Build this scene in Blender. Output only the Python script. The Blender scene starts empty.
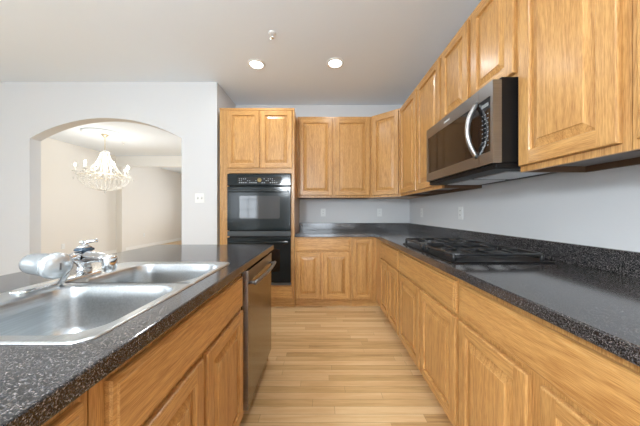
import bpy, math, random
from mathutils import Vector, Matrix
random.seed(7)
SC = bpy.context.scene
COL = SC.collection
PI = math.pi

# ------------------------------------------------------------------ camera
CAM_H = 1.18
cam_d = bpy.data.cameras.new('camera')
cam = bpy.data.objects.new('camera', cam_d)
COL.objects.link(cam)
cam.location = (0, 0, CAM_H)
cam.rotation_euler = (PI / 2, 0, 0)
cam_d.sensor_width = 36.0
cam_d.lens = 36.0 * 245.0 / 640.0
cam_d.shift_x = -2.5 / 640.0
cam_d.shift_y = 1.0 / 640.0 * -1.0
cam_d.clip_start = 0.02
cam_d.clip_end = 200
SC.camera = cam

# ------------------------------------------------------------------ exposure
vs = SC.view_settings
vs.view_transform = 'Standard'
vs.look = 'None'
vs.gamma = 1.0
vs.use_curve_mapping = False
vs.exposure = 0.20
SC.cycles.max_bounces = 8
SC.cycles.diffuse_bounces = 5
SC.cycles.sample_clamp_indirect = 6.0

# ------------------------------------------------------------------ world
world = bpy.data.worlds.new('world')
SC.world = world
world.use_nodes = True
wn = world.node_tree
wn.nodes['Background'].inputs[0].default_value = (0.80, 0.90, 1.0, 1)
wn.nodes['Background'].inputs[1].default_value = 3.0


def area(name, loc, rot, sx, sy, power, color=(1, 1, 1), spread=180):
    d = bpy.data.lights.new(name, 'AREA')
    d.shape = 'RECTANGLE'
    d.size = sx
    d.size_y = sy
    d.energy = power
    d.color = color
    d.spread = math.radians(spread)
    o = bpy.data.objects.new(name, d)
    COL.objects.link(o)
    o.location = loc
    o.rotation_euler = rot
    return o


FILL_GLOBE = 150.0
DAY = (0.84, 0.92, 1.0)
CEIL = 2.78
# daylight through the rear windows, the glazed rear door and an added left window
area('daylight_rear_window', (-2.9, -3.16, 1.45), (PI / 2, 0, 0), 1.2, 1.2, 20, DAY)
area('daylight_rear_door', (-0.35, -3.16, 1.05), (PI / 2, 0, 0), 1.7, 2.0, 44, DAY)
area('fill_left_window', (-5.66, 0.2, 1.5), (PI / 2, 0, -PI / 2), 2.2, 1.3, 22, DAY)
# fill lamps at unseen windows, added to brighten the dining room and beyond
area('fill_dining_window', (-1.31, 5.3, 1.5), (PI / 2, 0, PI / 2), 2.0, 1.4, 42, (0.95, 0.97, 1.0))
area('fill_far_window', (-3.6, 11.2, 1.5), (-PI / 2, 0, 0), 2.4, 1.5, 120, (0.95, 0.97, 1.0))


# ------------------------------------------------------------------ materials
def newmat(name):
    m = bpy.data.materials.new(name)
    m.use_nodes = True
    nt = m.node_tree
    b = nt.nodes['Principled BSDF']
    return m, nt, b


def N(nt, kind, **kw):
    n = nt.nodes.new(kind)
    for k, v in kw.items():
        setattr(n, k, v)
    return n


def L(nt, a, b):
    nt.links.new(a, b)


def ramp(nt, stops, interp='LINEAR'):
    r = N(nt, 'ShaderNodeValToRGB')
    r.color_ramp.interpolation = interp
    el = r.color_ramp.elements
    while len(el) < len(stops):
        el.new(0.5)
    for e, (p, c) in zip(el, stops):
        e.position = p
        e.color = (*c, 1)
    return r


def simple(name, col, rough=0.5, metal=0.0, spec=0.5, coat=0.0, bump=0.0, bscale=200):
    m, nt, b = newmat(name)
    b.inputs['Base Color'].default_value = (*col, 1)
    b.inputs['Roughness'].default_value = rough
    b.inputs['Metallic'].default_value = metal
    b.inputs['Specular IOR Level'].default_value = spec
    b.inputs['Coat Weight'].default_value = coat
    tc = N(nt, 'ShaderNodeTexCoord')
    no = N(nt, 'ShaderNodeTexNoise')
    no.inputs['Scale'].default_value = bscale
    L(nt, tc.outputs['Object'], no.inputs['Vector'])
    if bump > 0:
        bp = N(nt, 'ShaderNodeBump')
        bp.inputs['Strength'].default_value = bump
        bp.inputs['Distance'].default_value = 0.001
        L(nt, no.outputs['Fac'], bp.inputs['Height'])
        L(nt, bp.outputs['Normal'], b.inputs['Normal'])
    return m


def emis(name, col, s):
    m, nt, b = newmat(name)
    b.inputs['Base Color'].default_value = (*col, 1)
    b.inputs['Emission Color'].default_value = (*col, 1)
    b.inputs['Emission Strength'].default_value = s
    return m


def oak(name, axis, light=(0.61, 0.345, 0.122), dark=(0.35, 0.16, 0.045)):
    """oak with the grain running along a local axis (0 x, 1 y, 2 z)"""
    m, nt, b = newmat(name)
    tc = N(nt, 'ShaderNodeTexCoord')
    oi = N(nt, 'ShaderNodeObjectInfo')
    add = N(nt, 'ShaderNodeVectorMath', operation='ADD')
    mul = N(nt, 'ShaderNodeVectorMath', operation='SCALE')
    comb = N(nt, 'ShaderNodeCombineXYZ')
    L(nt, oi.outputs['Random'], comb.inputs[0])
    L(nt, oi.outputs['Random'], comb.inputs[1])
    L(nt, oi.outputs['Random'], comb.inputs[2])
    L(nt, comb.outputs[0], mul.inputs[0])
    mul.inputs['Scale'].default_value = 37.0
    L(nt, tc.outputs['Object'], add.inputs[0])
    L(nt, mul.outputs[0], add.inputs[1])

    def mapped(across, along):
        mp = N(nt, 'ShaderNodeMapping')
        s = [across] * 3
        s[axis] = along
        mp.inputs['Scale'].default_value = s
        L(nt, add.outputs[0], mp.inputs[0])
        return mp.outputs[0]
    # cathedral figure: contour lines of a stretched noise
    n1 = N(nt, 'ShaderNodeTexNoise')
    n1.inputs['Scale'].default_value = 1.0
    n1.inputs['Detail'].default_value = 2.0
    L(nt, mapped(9.0, 0.7), n1.inputs['Vector'])
    m1 = N(nt, 'ShaderNodeMath', operation='MULTIPLY')
    m1.inputs[1].default_value = 26.0
    L(nt, n1.outputs['Fac'], m1.inputs[0])
    pp = N(nt, 'ShaderNodeMath', operation='PINGPONG')
    pp.inputs[1].default_value = 1.0
    L(nt, m1.outputs[0], pp.inputs[0])
    # fine pores
    n2 = N(nt, 'ShaderNodeTexNoise')
    n2.inputs['Scale'].default_value = 1.0
    n2.inputs['Detail'].default_value = 3.0
    L(nt, mapped(480.0, 22.0), n2.inputs['Vector'])
    # broad tone
    n3 = N(nt, 'ShaderNodeTexNoise')
    n3.inputs['Scale'].default_value = 1.0
    L(nt, mapped(22.0, 0.8), n3.inputs['Vector'])
    a1 = N(nt, 'ShaderNodeMath', operation='MULTIPLY_ADD')
    a1.inputs[1].default_value = 0.14
    L(nt, pp.outputs[0], a1.inputs[0])
    m2 = N(nt, 'ShaderNodeMath', operation='MULTIPLY')
    m2.inputs[1].default_value = 0.75
    L(nt, n2.outputs['Fac'], m2.inputs[0])
    L(nt, m2.outputs[0], a1.inputs[2])
    a2 = N(nt, 'ShaderNodeMath', operation='MULTIPLY_ADD')
    a2.inputs[1].default_value = 0.24
    L(nt, n3.outputs['Fac'], a2.inputs[0])
    L(nt, a1.outputs[0], a2.inputs[2])
    r = ramp(nt, [(0.38, dark), (0.68, light)])
    L(nt, a2.outputs[0], r.inputs[0])
    hs = N(nt, 'ShaderNodeHueSaturation')
    mr = N(nt, 'ShaderNodeMapRange')
    mr.inputs[3].default_value = 0.93
    mr.inputs[4].default_value = 1.05
    L(nt, oi.outputs['Random'], mr.inputs[0])
    L(nt, mr.outputs[0], hs.inputs['Value'])
    L(nt, r.outputs[0], hs.inputs['Color'])
    L(nt, hs.outputs[0], b.inputs['Base Color'])
    b.inputs['Roughness'].default_value = 0.31
    b.inputs['Coat Weight'].default_value = 0.08
    b.inputs['Coat Roughness'].default_value = 0.15
    b.inputs['Specular IOR Level'].default_value = 0.45
    bp = N(nt, 'ShaderNodeBump')
    bp.inputs['Strength'].default_value = 0.12
    bp.inputs['Distance'].default_value = 0.001
    L(nt, n2.outputs['Fac'], bp.inputs['Height'])
    L(nt, bp.outputs['Normal'], b.inputs['Normal'])
    return m


def stone(name):
    m, nt, b = newmat(name)
    tc = N(nt, 'ShaderNodeTexCoord')
    v1 = N(nt, 'ShaderNodeTexVoronoi')
    v1.inputs['Scale'].default_value = 500
    n1 = N(nt, 'ShaderNodeTexNoise')
    n1.inputs['Scale'].default_value = 260
    n1.inputs['Detail'].default_value = 4
    L(nt, tc.outputs['Object'], v1.inputs['Vector'])
    L(nt, tc.outputs['Object'], n1.inputs['Vector'])
    sep = N(nt, 'ShaderNodeSeparateColor')
    L(nt, v1.outputs['Color'], sep.inputs[0])
    r1 = ramp(nt, [(0.0, (0.005, 0.005, 0.006)), (0.42, (0.024, 0.024, 0.026)), (0.70, (0.066, 0.064, 0.066)),
                   (0.88, (0.135, 0.13, 0.13)), (1.0, (0.26, 0.25, 0.25))])
    L(nt, sep.outputs[0], r1.inputs[0])
    r2 = ramp(nt, [(0.35, (0.35, 0.35, 0.36)), (0.65, (1.35, 1.3, 1.28))])
    L(nt, n1.outputs['Fac'], r2.inputs[0])
    mx = N(nt, 'ShaderNodeMix', data_type='RGBA', blend_type='MULTIPLY')
    mx.inputs[0].default_value = 1.0
    L(nt, r1.outputs[0], mx.inputs[6])
    L(nt, r2.outputs[0], mx.inputs[7])
    L(nt, mx.outputs[2], b.inputs['Base Color'])
    b.inputs['Roughness'].default_value = 0.13
    b.inputs['Specular IOR Level'].default_value = 1.0
    bp = N(nt, 'ShaderNodeBump')
    bp.inputs['Strength'].default_value = 0.03
    bp.inputs['Distance'].default_value = 0.0006
    L(nt, n1.outputs['Fac'], bp.inputs['Height'])
    L(nt, bp.outputs['Normal'], b.inputs['Normal'])
    return m


def floor_mat():
    m, nt, b = newmat('oak_strip_floor')
    tc = N(nt, 'ShaderNodeTexCoord')
    br = N(nt, 'ShaderNodeTexBrick')
    br.offset = 0.37
    br.offset_frequency = 2
    br.inputs['Scale'].default_value = 1.0
    br.inputs['Brick Width'].default_value = 0.95
    br.inputs['Row Height'].default_value = 0.0572
    br.inputs['Mortar Size'].default_value = 0.0009
    br.inputs['Mortar Smooth'].default_value = 0.3
    br.inputs['Color1'].default_value = (0, 0, 0, 1)
    br.inputs['Color2'].default_value = (1, 1, 1, 1)
    br.inputs['Mortar'].default_value = (0.5, 0.5, 0.5, 1)
    # wobble the butt joints per row so that they do not line up
    sx = N(nt, 'ShaderNodeSeparateXYZ')
    L(nt, tc.outputs['Object'], sx.inputs[0])
    row = N(nt, 'ShaderNodeMath', operation='DIVIDE')
    row.inputs[1].default_value = 0.0572
    L(nt, sx.outputs[1], row.inputs[0])
    fl = N(nt, 'ShaderNodeMath', operation='FLOOR')
    L(nt, row.outputs[0], fl.inputs[0])
    wn_ = N(nt, 'ShaderNodeTexWhiteNoise', noise_dimensions='1D')
    L(nt, fl.outputs[0], wn_.inputs['W'])
    ad = N(nt, 'ShaderNodeMath', operation='MULTIPLY_ADD')
    ad.inputs[1].default_value = 2.3
    L(nt, wn_.outputs['Value'], ad.inputs[0])
    L(nt, sx.outputs[0], ad.inputs[2])
    cb = N(nt, 'ShaderNodeCombineXYZ')
    L(nt, ad.outputs[0], cb.inputs[0])
    L(nt, sx.outputs[1], cb.inputs[1])
    L(nt, cb.outputs[0], br.inputs['Vector'])
    mp = N(nt, 'ShaderNodeMapping')
    mp.inputs['Scale'].default_value = (1.6, 22, 1)
    L(nt, cb.outputs[0], mp.inputs[0])
    n1 = N(nt, 'ShaderNodeTexNoise')
    n1.inputs['Scale'].default_value = 1.5
    n1.inputs['Detail'].default_value = 5
    n1.inputs['Distortion'].default_value = 0.6
    L(nt, mp.outputs[0], n1.inputs['Vector'])
    mp2 = N(nt, 'ShaderNodeMapping')
    mp2.inputs['Scale'].default_value = (12, 260, 1)
    L(nt, cb.outputs[0], mp2.inputs[0])
    n2 = N(nt, 'ShaderNodeTexNoise')
    n2.inputs['Scale'].default_value = 1.0
    L(nt, mp2.outputs[0], n2.inputs['Vector'])
    bs = N(nt, 'ShaderNodeSeparateColor')
    L(nt, br.outputs['Color'], bs.inputs[0])
    a = N(nt, 'ShaderNodeMath', operation='MULTIPLY_ADD')
    a.inputs[1].default_value = 0.42
    L(nt, bs.outputs[0], a.inputs[0])
    a0 = N(nt, 'ShaderNodeMath', operation='MULTIPLY')
    a0.inputs[1].default_value = 0.62
    L(nt, n1.outputs['Fac'], a0.inputs[0])
    L(nt, a0.outputs[0], a.inputs[2])
    a3 = N(nt, 'ShaderNodeMath', operation='MULTIPLY_ADD')
    a3.inputs[1].default_value = 0.28
    L(nt, n2.outputs['Fac'], a3.inputs[0])
    L(nt, a.outputs[0], a3.inputs[2])
    r = ramp(nt, [(0.30, (0.40, 0.215, 0.085)), (0.48, (0.62, 0.39, 0.175)), (0.66, (0.73, 0.49, 0.24)), (0.88, (0.83, 0.61, 0.34))])
    L(nt, a3.outputs[0], r.inputs[0])
    mx = N(nt, 'ShaderNodeMix', data_type='RGBA')
    L(nt, br.outputs['Fac'], mx.inputs[0])
    L(nt, r.outputs[0], mx.inputs[6])
    mx.inputs[7].default_value = (0.33, 0.19, 0.08, 1)
    L(nt, mx.outputs[2], b.inputs['Base Color'])
    b.inputs['Roughness'].default_value = 0.30
    b.inputs['Specular IOR Level'].default_value = 0.4
    return m


def brushed(name, col, rough, axis=0, aniso=120):
    m, nt, b = newmat(name)
    b.inputs['Metallic'].default_value = 1.0
    b.inputs['Roughness'].default_value = rough
    tc = N(nt, 'ShaderNodeTexCoord')
    mp = N(nt, 'ShaderNodeMapping')
    s = [aniso * 3] * 3
    s[axis] = 4
    mp.inputs['Scale'].default_value = s
    L(nt, tc.outputs['Object'], mp.inputs[0])
    n = N(nt, 'ShaderNodeTexNoise')
    n.inputs['Scale'].default_value = 1
    L(nt, mp.outputs[0], n.inputs['Vector'])
    r = ramp(nt, [(0.3, tuple(c * 0.9 for c in col)), (0.7, tuple(min(1, c * 1.08) for c in col))])
    L(nt, n.outputs['Fac'], r.inputs[0])
    L(nt, r.outputs[0], b.inputs['Base Color'])
    bp = N(nt, 'ShaderNodeBump')
    bp.inputs['Strength'].default_value = 0.05
    bp.inputs['Distance'].default_value = 0.0005
    L(nt, n.outputs['Fac'], bp.inputs['Height'])
    L(nt, bp.outputs['Normal'], b.inputs['Normal'])
    return m


WALL = simple('grey_wall_paint', (0.66, 0.675, 0.69), 0.75, spec=0.25, bump=0.05, bscale=350)
CREAM = simple('cream_wall_paint', (0.76, 0.735, 0.69), 0.75, spec=0.25, bump=0.05, bscale=350)
CEILM = simple('ceiling_paint', (0.80, 0.87, 0.95), 0.85, spec=0.2, bump=0.04, bscale=300)
TRIMW = simple('white_trim_paint', (0.85, 0.85, 0.83), 0.4)
FLOOR = floor_mat()
OAK_Z = oak('oak_grain_vertical', 2)
OAK_X = oak('oak_grain_lengthwise', 0)
OAKS = [OAK_Z, OAK_X]
OAKDK = simple('shade_darkened_oak', (0.13, 0.07, 0.035), 0.6)  # oak darkened in its colour for the shade under the wall cabinets
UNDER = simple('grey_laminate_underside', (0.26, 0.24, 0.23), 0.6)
STONE = stone('speckled_charcoal_stone')
STEEL = brushed('brushed_steel', (0.52, 0.53, 0.54), 0.30, 1)
SINKM = brushed('satin_sink_steel', (0.59, 0.615, 0.63), 0.30, 1, 60)
DARKSTEEL = brushed('dark_stainless', (0.28, 0.285, 0.29), 0.34, 1)
DWSTEEL = brushed('dishwasher_stainless', (0.27, 0.255, 0.235), 0.22, 1)
CHROME = simple('polished_chrome', (0.86, 0.88, 0.90), 0.07, metal=1.0)
BLACKGL = simple('black_glass', (0.006, 0.007, 0.008), 0.05, spec=0.7)
OVENBLK = simple('black_enamel', (0.010, 0.015, 0.017), 0.12, spec=0.35)
OVENWIN = simple('oven_window_glass', (0.03, 0.032, 0.035), 0.06, spec=0.8)
MWWIN = simple('microwave_window_glass', (0.014, 0.010, 0.008), 0.06, spec=0.45)
BLACKPL = simple('black_plastic', (0.006, 0.006, 0.0065), 0.45, spec=0.2)
IRON = simple('cast_iron', (0.020, 0.020, 0.021), 0.32, bump=0.2, bscale=600)
WHITEPL = simple('white_plastic', (0.80, 0.82, 0.82), 0.3)
GREYPL = simple('grey_filter_plastic', (0.23, 0.245, 0.25), 0.22)
PEARL = simple('silver_white_plastic', (0.60, 0.64, 0.66), 0.2, metal=0.6, coat=0.3)
SLOT = simple('dark_slot', (0.05, 0.05, 0.05), 0.6)
MARK = simple('pale_print', (0.62, 0.66, 0.68), 0.5)
DIMMARK = simple('faint_print', (0.32, 0.36, 0.38), 0.5)
AMBER = simple('amber_print', (0.26, 0.20, 0.07), 0.5)
BLUEBAND = simple('dark_blue_band', (0.03, 0.055, 0.085), 0.15)
BRASS = simple('aged_brass', (0.66, 0.58, 0.42), 0.3, metal=1.0)
LENS = emis('downlight_lens_glow', (1.0, 0.97, 0.92), 9.0)
BULB = emis('candle_bulb_glow', (1.0, 0.95, 0.84), 16.0)
CANDLE = simple('white_candle_sleeve', (0.88, 0.86, 0.80), 0.4)
OUTSIDE = emis('daylight_sky_glow', (0.86, 0.94, 1.0), 4.0)


def crystal_mat():
    m, nt, b = newmat('cut_crystal')
    b.inputs['Base Color'].default_value = (0.97, 0.96, 0.92, 1)
    b.inputs['Roughness'].default_value = 0.04
    b.inputs['IOR'].default_value = 1.55
    b.inputs['Transmission Weight'].default_value = 0.3
    b.inputs['Specular IOR Level'].default_value = 0.9
    return m


CRYSTAL = crystal_mat()


def glass_mat():
    m, nt, b = newmat('window_glass')
    out = nt.nodes['Material Output']
    tr = N(nt, 'ShaderNodeBsdfTransparent')
    gl = N(nt, 'ShaderNodeBsdfGlossy')
    gl.inputs['Roughness'].default_value = 0.02
    fr = N(nt, 'ShaderNodeFresnel')
    fr.inputs['IOR'].default_value = 1.45
    mx = N(nt, 'ShaderNodeMixShader')
    L(nt, fr.outputs[0], mx.inputs[0])
    L(nt, tr.outputs[0], mx.inputs[1])
    L(nt, gl.outputs[0], mx.inputs[2])
    L(nt, mx.outputs[0], out.inputs['Surface'])
    nt.nodes.remove(b)
    return m


GLASS = glass_mat()


# ------------------------------------------------------------------ mesh builder
class MB:
    def __init__(self):
        self.v, self.f, self.m, self.s = [], [], [], []
        self.T = Matrix.Identity(4)
        self.mi = 0
        self.sm = False

    def add(self, verts, faces, mi=None, smooth=None):
        b = len(self.v)
        self.v += [tuple(self.T @ Vector(p)) for p in verts]
        for f in faces:
            self.f.append(tuple(b + i for i in f))
            self.m.append(self.mi if mi is None else mi)
            self.s.append(self.sm if smooth is None else smooth)
        return b

    def box(self, x0, x1, y0, y1, z0, z1, mi=None):
        vs_ = [(x, y, z) for z in (z0, z1) for y in (y0, y1) for x in (x0, x1)]
        self.add(vs_, [(0, 2, 3, 1), (4, 5, 7, 6), (0, 1, 5, 4), (2, 6, 7, 3), (0, 4, 6, 2), (1, 3, 7, 5)], mi, False)
        return self

    def loops(self, rings, closed=True, cap0=False, cap1=False, mi=None, smooth=True):
        n = len(rings[0])
        vs_ = [p for r in rings for p in r]
        fs = []
        for k in range(len(rings) - 1):
            for i in range(n if closed else n - 1):
                j = (i + 1) % n
                fs.append((k * n + i, k * n + j, (k + 1) * n + j, (k + 1) * n + i))
        if cap0:
            fs.append(tuple(reversed(range(n))))
        if cap1:
            b = (len(rings) - 1) * n
            fs.append(tuple(b + i for i in range(n)))
        self.add(vs_, fs, mi, smooth)
        return self

    def tube(self, pts, r, seg=10, mi=None, closed=False):
        pts = [Vector(p) for p in pts]
        n = len(pts)
        if not hasattr(r, '__len__'):
            r = [r] * n
        rings = []
        up = None
        for i, p in enumerate(pts):
            if closed:
                d = pts[(i + 1) % n] - pts[i - 1]
            else:
                d = pts[min(i + 1, n - 1)] - pts[max(i - 1, 0)]
            d.normalize()
            if up is None:
                up = Vector((0, 0, 1)) if abs(d.z) < 0.9 else Vector((1, 0, 0))
            a = up - d * up.dot(d)
            if a.length < 1e-4:
                a = Vector((0, 1, 0)) - d * d.y
            a.normalize()
            up = a
            b = d.cross(a)
            rings.append([tuple(p + (a * math.cos(t) + b * math.sin(t)) * r[i]) for t in [2 * PI * k / seg for k in range(seg)]])
        if closed:
            rings.append(rings[0])
            self.loops(rings, mi=mi)
        else:
            self.loops(rings, cap0=True, cap1=True, mi=mi)
        return self

    def lathe(self, prof, c=(0, 0, 0), seg=32, mi=None, axis='z', sx=1, sy=1):
        rings = []
        for (r, z) in prof:
            ring = []
            for k in range(seg):
                t = 2 * PI * k / seg
                a, b = r * math.cos(t) * sx, r * math.sin(t) * sy
                if axis == 'z':
                    p = (c[0] + a, c[1] + b, c[2] + z)
                elif axis == 'y':
                    p = (c[0] + a, c[1] + z, c[2] - b)
                else:
                    p = (c[0] + z, c[1] + a, c[2] + b)
                ring.append(p)
            rings.append(ring)
        self.loops(rings, cap0=True, cap1=True, mi=mi)
        return self

    def build(self, name, mats, parent=None, loc=(0, 0, 0), rz=0, bevel=0, bseg=2):
        me = bpy.data.meshes.new(name)
        me.from_pydata(self.v, [], self.f)
        if not isinstance(mats, (list, tuple)):
            mats = [mats]
        for m in mats:
            me.materials.append(m)
        for p, mi, s in zip(me.polygons, self.m, self.s):
            p.material_index = mi
            p.use_smooth = s
        me.update()
        o = bpy.data.objects.new(name, me)
        COL.objects.link(o)
        o.location = loc
        o.rotation_euler = (0, 0, rz)
        if parent:
            o.parent = parent
        if bevel > 0:
            bv = o.modifiers.new('bevel', 'BEVEL')
            bv.width = bevel
            bv.segments = bseg
            bv.limit_method = 'ANGLE'
            bv.angle_limit = math.radians(40)
        return o


def tag(o, label, cat, group=None):
    o['label'] = label
    o['category'] = cat
    if group:
        o['group'] = group
    return o


def thing(name, label, cat, loc=(0, 0, 0), rz=0, group=None):
    o = bpy.data.objects.new(name, None)
    o.empty_display_size = 0.1
    COL.objects.link(o)
    o.location = loc
    o.rotation_euler = (0, 0, rz)
    return tag(o, label, cat, group)


def struct(name, mb, mat, bevel=0, parent=None):
    o = mb.build(name, mat, parent, bevel=bevel)
    if not parent:
        o['kind'] = 'structure'
    return o


def copy_tree(o, parent=None):
    c = o.copy()
    COL.objects.link(c)
    if parent:
        c.parent = parent
    for ch in [x for x in bpy.data.objects if x.parent == o]:
        copy_tree(ch, c)
    return c


# ------------------------------------------------------------------ structure
XR = 1.30       # right wall
YB = 3.66       # kitchen back wall
YA = 3.015      # arch wall front
XP = -1.298     # pier return
XL = -5.5       # kitchen left wall
YF = -3.0       # rear wall
XD = -5.9       # dining left wall
struct('floor', MB().box(-6.1, 1.45, -3.15, 11.15, -0.05, 0.0), FLOOR)
struct('ceiling', MB().box(-6.1, 1.45, -3.15, 11.15, CEIL, CEIL + 0.05), CEILM)
struct('wall_right', MB().box(XR, XR + 0.12, YF, YB + 0.12, 0, CEIL), WALL)
struct('wall_back', MB().box(XP, XR, YB, YB + 0.12, 0, CEIL), WALL)
struct('wall_left', MB().box(XL - 0.12, XL, YF, -0.9, 0, CEIL).box(XL - 0.12, XL, 1.3, YA, 0, CEIL)
       .box(XL - 0.12, XL, -0.9, 1.3, 0, 0.85).box(XL - 0.12, XL, -0.9, 1.3, 2.15, CEIL), WALL)
struct('wall_front', MB().box(XL, -3.45, YF - 0.12, YF, 0, CEIL).box(-2.35, -1.2, YF - 0.12, YF, 0, CEIL)
       .box(0.5, XR, YF - 0.12, YF, 0, CEIL).box(-3.45, -2.35, YF - 0.12, YF, 0, 0.9).box(-3.45, -2.35, YF - 0.12, YF, 2.0, CEIL)
       .box(-1.2, 0.5, YF - 0.12, YF, 2.08, CEIL), WALL)
# arch wall
AX0, AX1, ZS, ZA, TH = -3.605, -1.734, 2.085, 2.337, 0.122
mb = MB()
w = AX1 - AX0
R_ = (w * w / 4 + (ZA - ZS) ** 2) / (2 * (ZA - ZS))
nseg = 32
arc = []
for i in range(nseg + 1):
    x = AX0 + w * i / nseg
    arc.append((x, ZA - R_ + math.sqrt(max(0, R_ * R_ - (x - (AX0 + AX1) / 2) ** 2))))
for y in (YA, YA + TH):
    vv, ff = [], []
    for (x, z) in arc:
        vv += [(x, y, z), (x, y, CEIL)]
    for i in range(nseg):
        q = (2 * i, 2 * i + 2, 2 * i + 3, 2 * i + 1)
        ff.append(q if y == YA else q[::-1])
    mb.add(vv, ff)
vv, ff = [], []
for (x, z) in arc:
    vv += [(x, YA, z), (x, YA + TH, z)]
for i in range(nseg):
    ff.append((2 * i, 2 * i + 1, 2 * i + 3, 2 * i + 2))
mb.add(vv, ff, smooth=True)
mb.box(XD, AX0, YA, YA + TH, 0, CEIL)
mb.box(AX1, XP, YA, YA + TH, 0, CEIL)
struct('wall_arch', mb, WALL)
struct('wall_return', MB().box(XP - 0.12, XP, YA + TH, YB + 0.12, 0, CEIL), WALL)
# dining room and the room beyond its header
struct('wall_dining_left', MB().box(XD - 0.12, XD, YA, 11.0, 0, CEIL), CREAM)
mb = MB().box(-1.42, -1.36, YB + 0.12, 4.3, 0, CEIL).box(-1.42, -1.36, 6.3, 11.0, 0, CEIL)
mb.box(-1.42, -1.36, 4.3, 6.3, 0, 0.8).box(-1.42, -1.36, 4.3, 6.3, 2.2, CEIL)
struct('wall_dining_right', mb, CREAM)
struct('trim_1', MB().box(XD, XD + 0.17, 7.0, 7.14, 0, 2.48), CREAM)
struct('trim_2', MB().box(XD, -1.42, 7.0, 7.14, 2.48, CEIL), TRIMW)
mb = MB().box(XD, -4.85, 11.0, 11.12, 0, CEIL).box(-2.35, -1.36, 11.0, 11.12, 0, CEIL)
mb.box(-4.85, -2.35, 11.0, 11.12, 0, 0.75).box(-4.85, -2.35, 11.0, 11.12, 2.25, CEIL)
struct('wall_far', mb, CREAM)
mb = MB().box(XD, XD + 0.015, YA + TH, 7.0, 0, 0.11).box(XD, XD + 0.02, YA + TH, 7.0, 0, 0.02)
struct('baseboard_dining_left', mb, TRIMW, bevel=0.004)
struct('baseboard_far_left', MB().box(XD, XD + 0.015, 7.14, 11.0, 0, 0.11), TRIMW, bevel=0.004)


def window(n, cx, cy, z0, z1, half, axis, mullions=3, rails=2):
    """framed window with glazing bars; axis 'y' means it lies in a plane of constant y"""
    def bx(m, a0, a1, d0, d1, q0, q1):
        if axis == 'y':
            m.box(cx + a0, cx + a1, cy + d0, cy + d1, q0, q1)
        else:
            m.box(cx + d0, cx + d1, cy + a0, cy + a1, q0, q1)
    m = MB()
    bx(m, -half, -half + 0.05, -0.04, 0.04, z0, z1)
    bx(m, half - 0.05, half, -0.04, 0.04, z0, z1)
    bx(m, -half + 0.05, half - 0.05, -0.04, 0.04, z1 - 0.05, z1)
    bx(m, -half + 0.05, half - 0.05, -0.04, 0.04, z0, z0 + 0.05)
    for k in range(1, mullions):
        a = -half + 2 * half * k / mullions
        bx(m, a - 0.012, a + 0.012, -0.015, 0.015, z0 + 0.05, z1 - 0.05)
    for k in range(1, rails):
        q = z0 + (z1 - z0) * k / rails
        bx(m, -half + 0.05, half - 0.05, -0.014, 0.014, q - 0.012, q + 0.012)
    o = m.build('window_%d' % n if n < 90 else 'door_1', TRIMW)
    o['kind'] = 'structure'
    g = MB()
    bx(g, -half + 0.04, half - 0.04, -0.003, 0.003, z0 + 0.04, z1 - 0.04)
    g.build('pane', GLASS, o)


window(1, -2.9, YF - 0.06, 0.9, 2.0, 0.55, 'y', 3, 3)
window(99, -0.35, YF - 0.06, 0.0, 2.08, 0.85, 'y', 2, 1)
window(2, XL - 0.06, 0.2, 0.85, 2.15, 1.1, 'x', 4, 2)  # unseen left window, added to bring in more light
window(3, -1.39, 5.3, 0.8, 2.2, 1.0, 'x', 3, 2)  # unseen dining window, added in front of its fill lamp
window(4, -3.6, 11.06, 0.75, 2.25, 1.25, 'y', 4, 2)  # unseen far window, added to brighten the room beyond


# ------------------------------------------------------------------ cabinetry
def door_mesh(w, h, sw=0.055, t=0.019, mb=None):
    """frame of a raised panel door: local x 0..w, z 0..h, back at y 0, front at y -t"""
    m = MB()
    r = 0.006

    def rect(i, y):
        return [(i, y, i), (w - i, y, i), (w - i, y, h - i), (i, y, h - i)]
    # outer profile
    m.loops([rect(0, 0), rect(0, -t + r), rect(0.002, -t + 0.002), rect(r, -t)], smooth=False, mi=0)
    # flat stiles and rails
    a, b = r, sw
    m.add([(a, -t, a), (b, -t, a), (b, -t, h - a), (a, -t, h - a)], [(0, 1, 2, 3)], 0, False)
    m.add([(w - b, -t, a), (w - a, -t, a), (w - a, -t, h - a), (w - b, -t, h - a)], [(0, 1, 2, 3)], 0, False)
    m.add([(b, -t, a), (w - b, -t, a), (w - b, -t, b), (b, -t, b)], [(0, 1, 2, 3)], 1, False)
    m.add([(b, -t, h - b), (w - b, -t, h - b), (w - b, -t, h - a), (b, -t, h - a)], [(0, 1, 2, 3)], 1, False)
    # inner sticking
    m.loops([rect(sw, -t), rect(sw + 0.003, -t + 0.003), rect(sw + 0.006, -t + 0.011), rect(sw + 0.006, -t + 0.017)], smooth=False, mi=0)
    m.add(rect(0, 0), [(3, 2, 1, 0)], 0, False)
    return m


def panel_mesh(w, h, sw=0.055, t=0.019):
    m = MB()
    i0 = sw + 0.0062

    def rect(i, y):
        return [(i, y, i), (w - i, y, i), (w - i, y, h - i), (i, y, h - i)]
    sl = min(0.036, (w - 2 * i0) * 0.2)
    m.loops([rect(i0, -0.003), rect(i0, -t + 0.0135), rect(i0 + 0.005, -t + 0.013), rect(i0 + sl, -t + 0.0035), rect(i0 + sl + 0.002, -t + 0.0005)],
            cap1=True, smooth=False, mi=0)
    return m


def add_door(parent, x0, x1, z0, z1, y=0.0, sw=0.055):
    w_, h_ = x1 - x0, z1 - z0
    d = door_mesh(w_, h_, sw).build('door', OAKS, parent, loc=(x0, y, z0))
    panel_mesh(w_, h_, sw).build('door_panel', OAKS, d)
    return d


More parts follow.
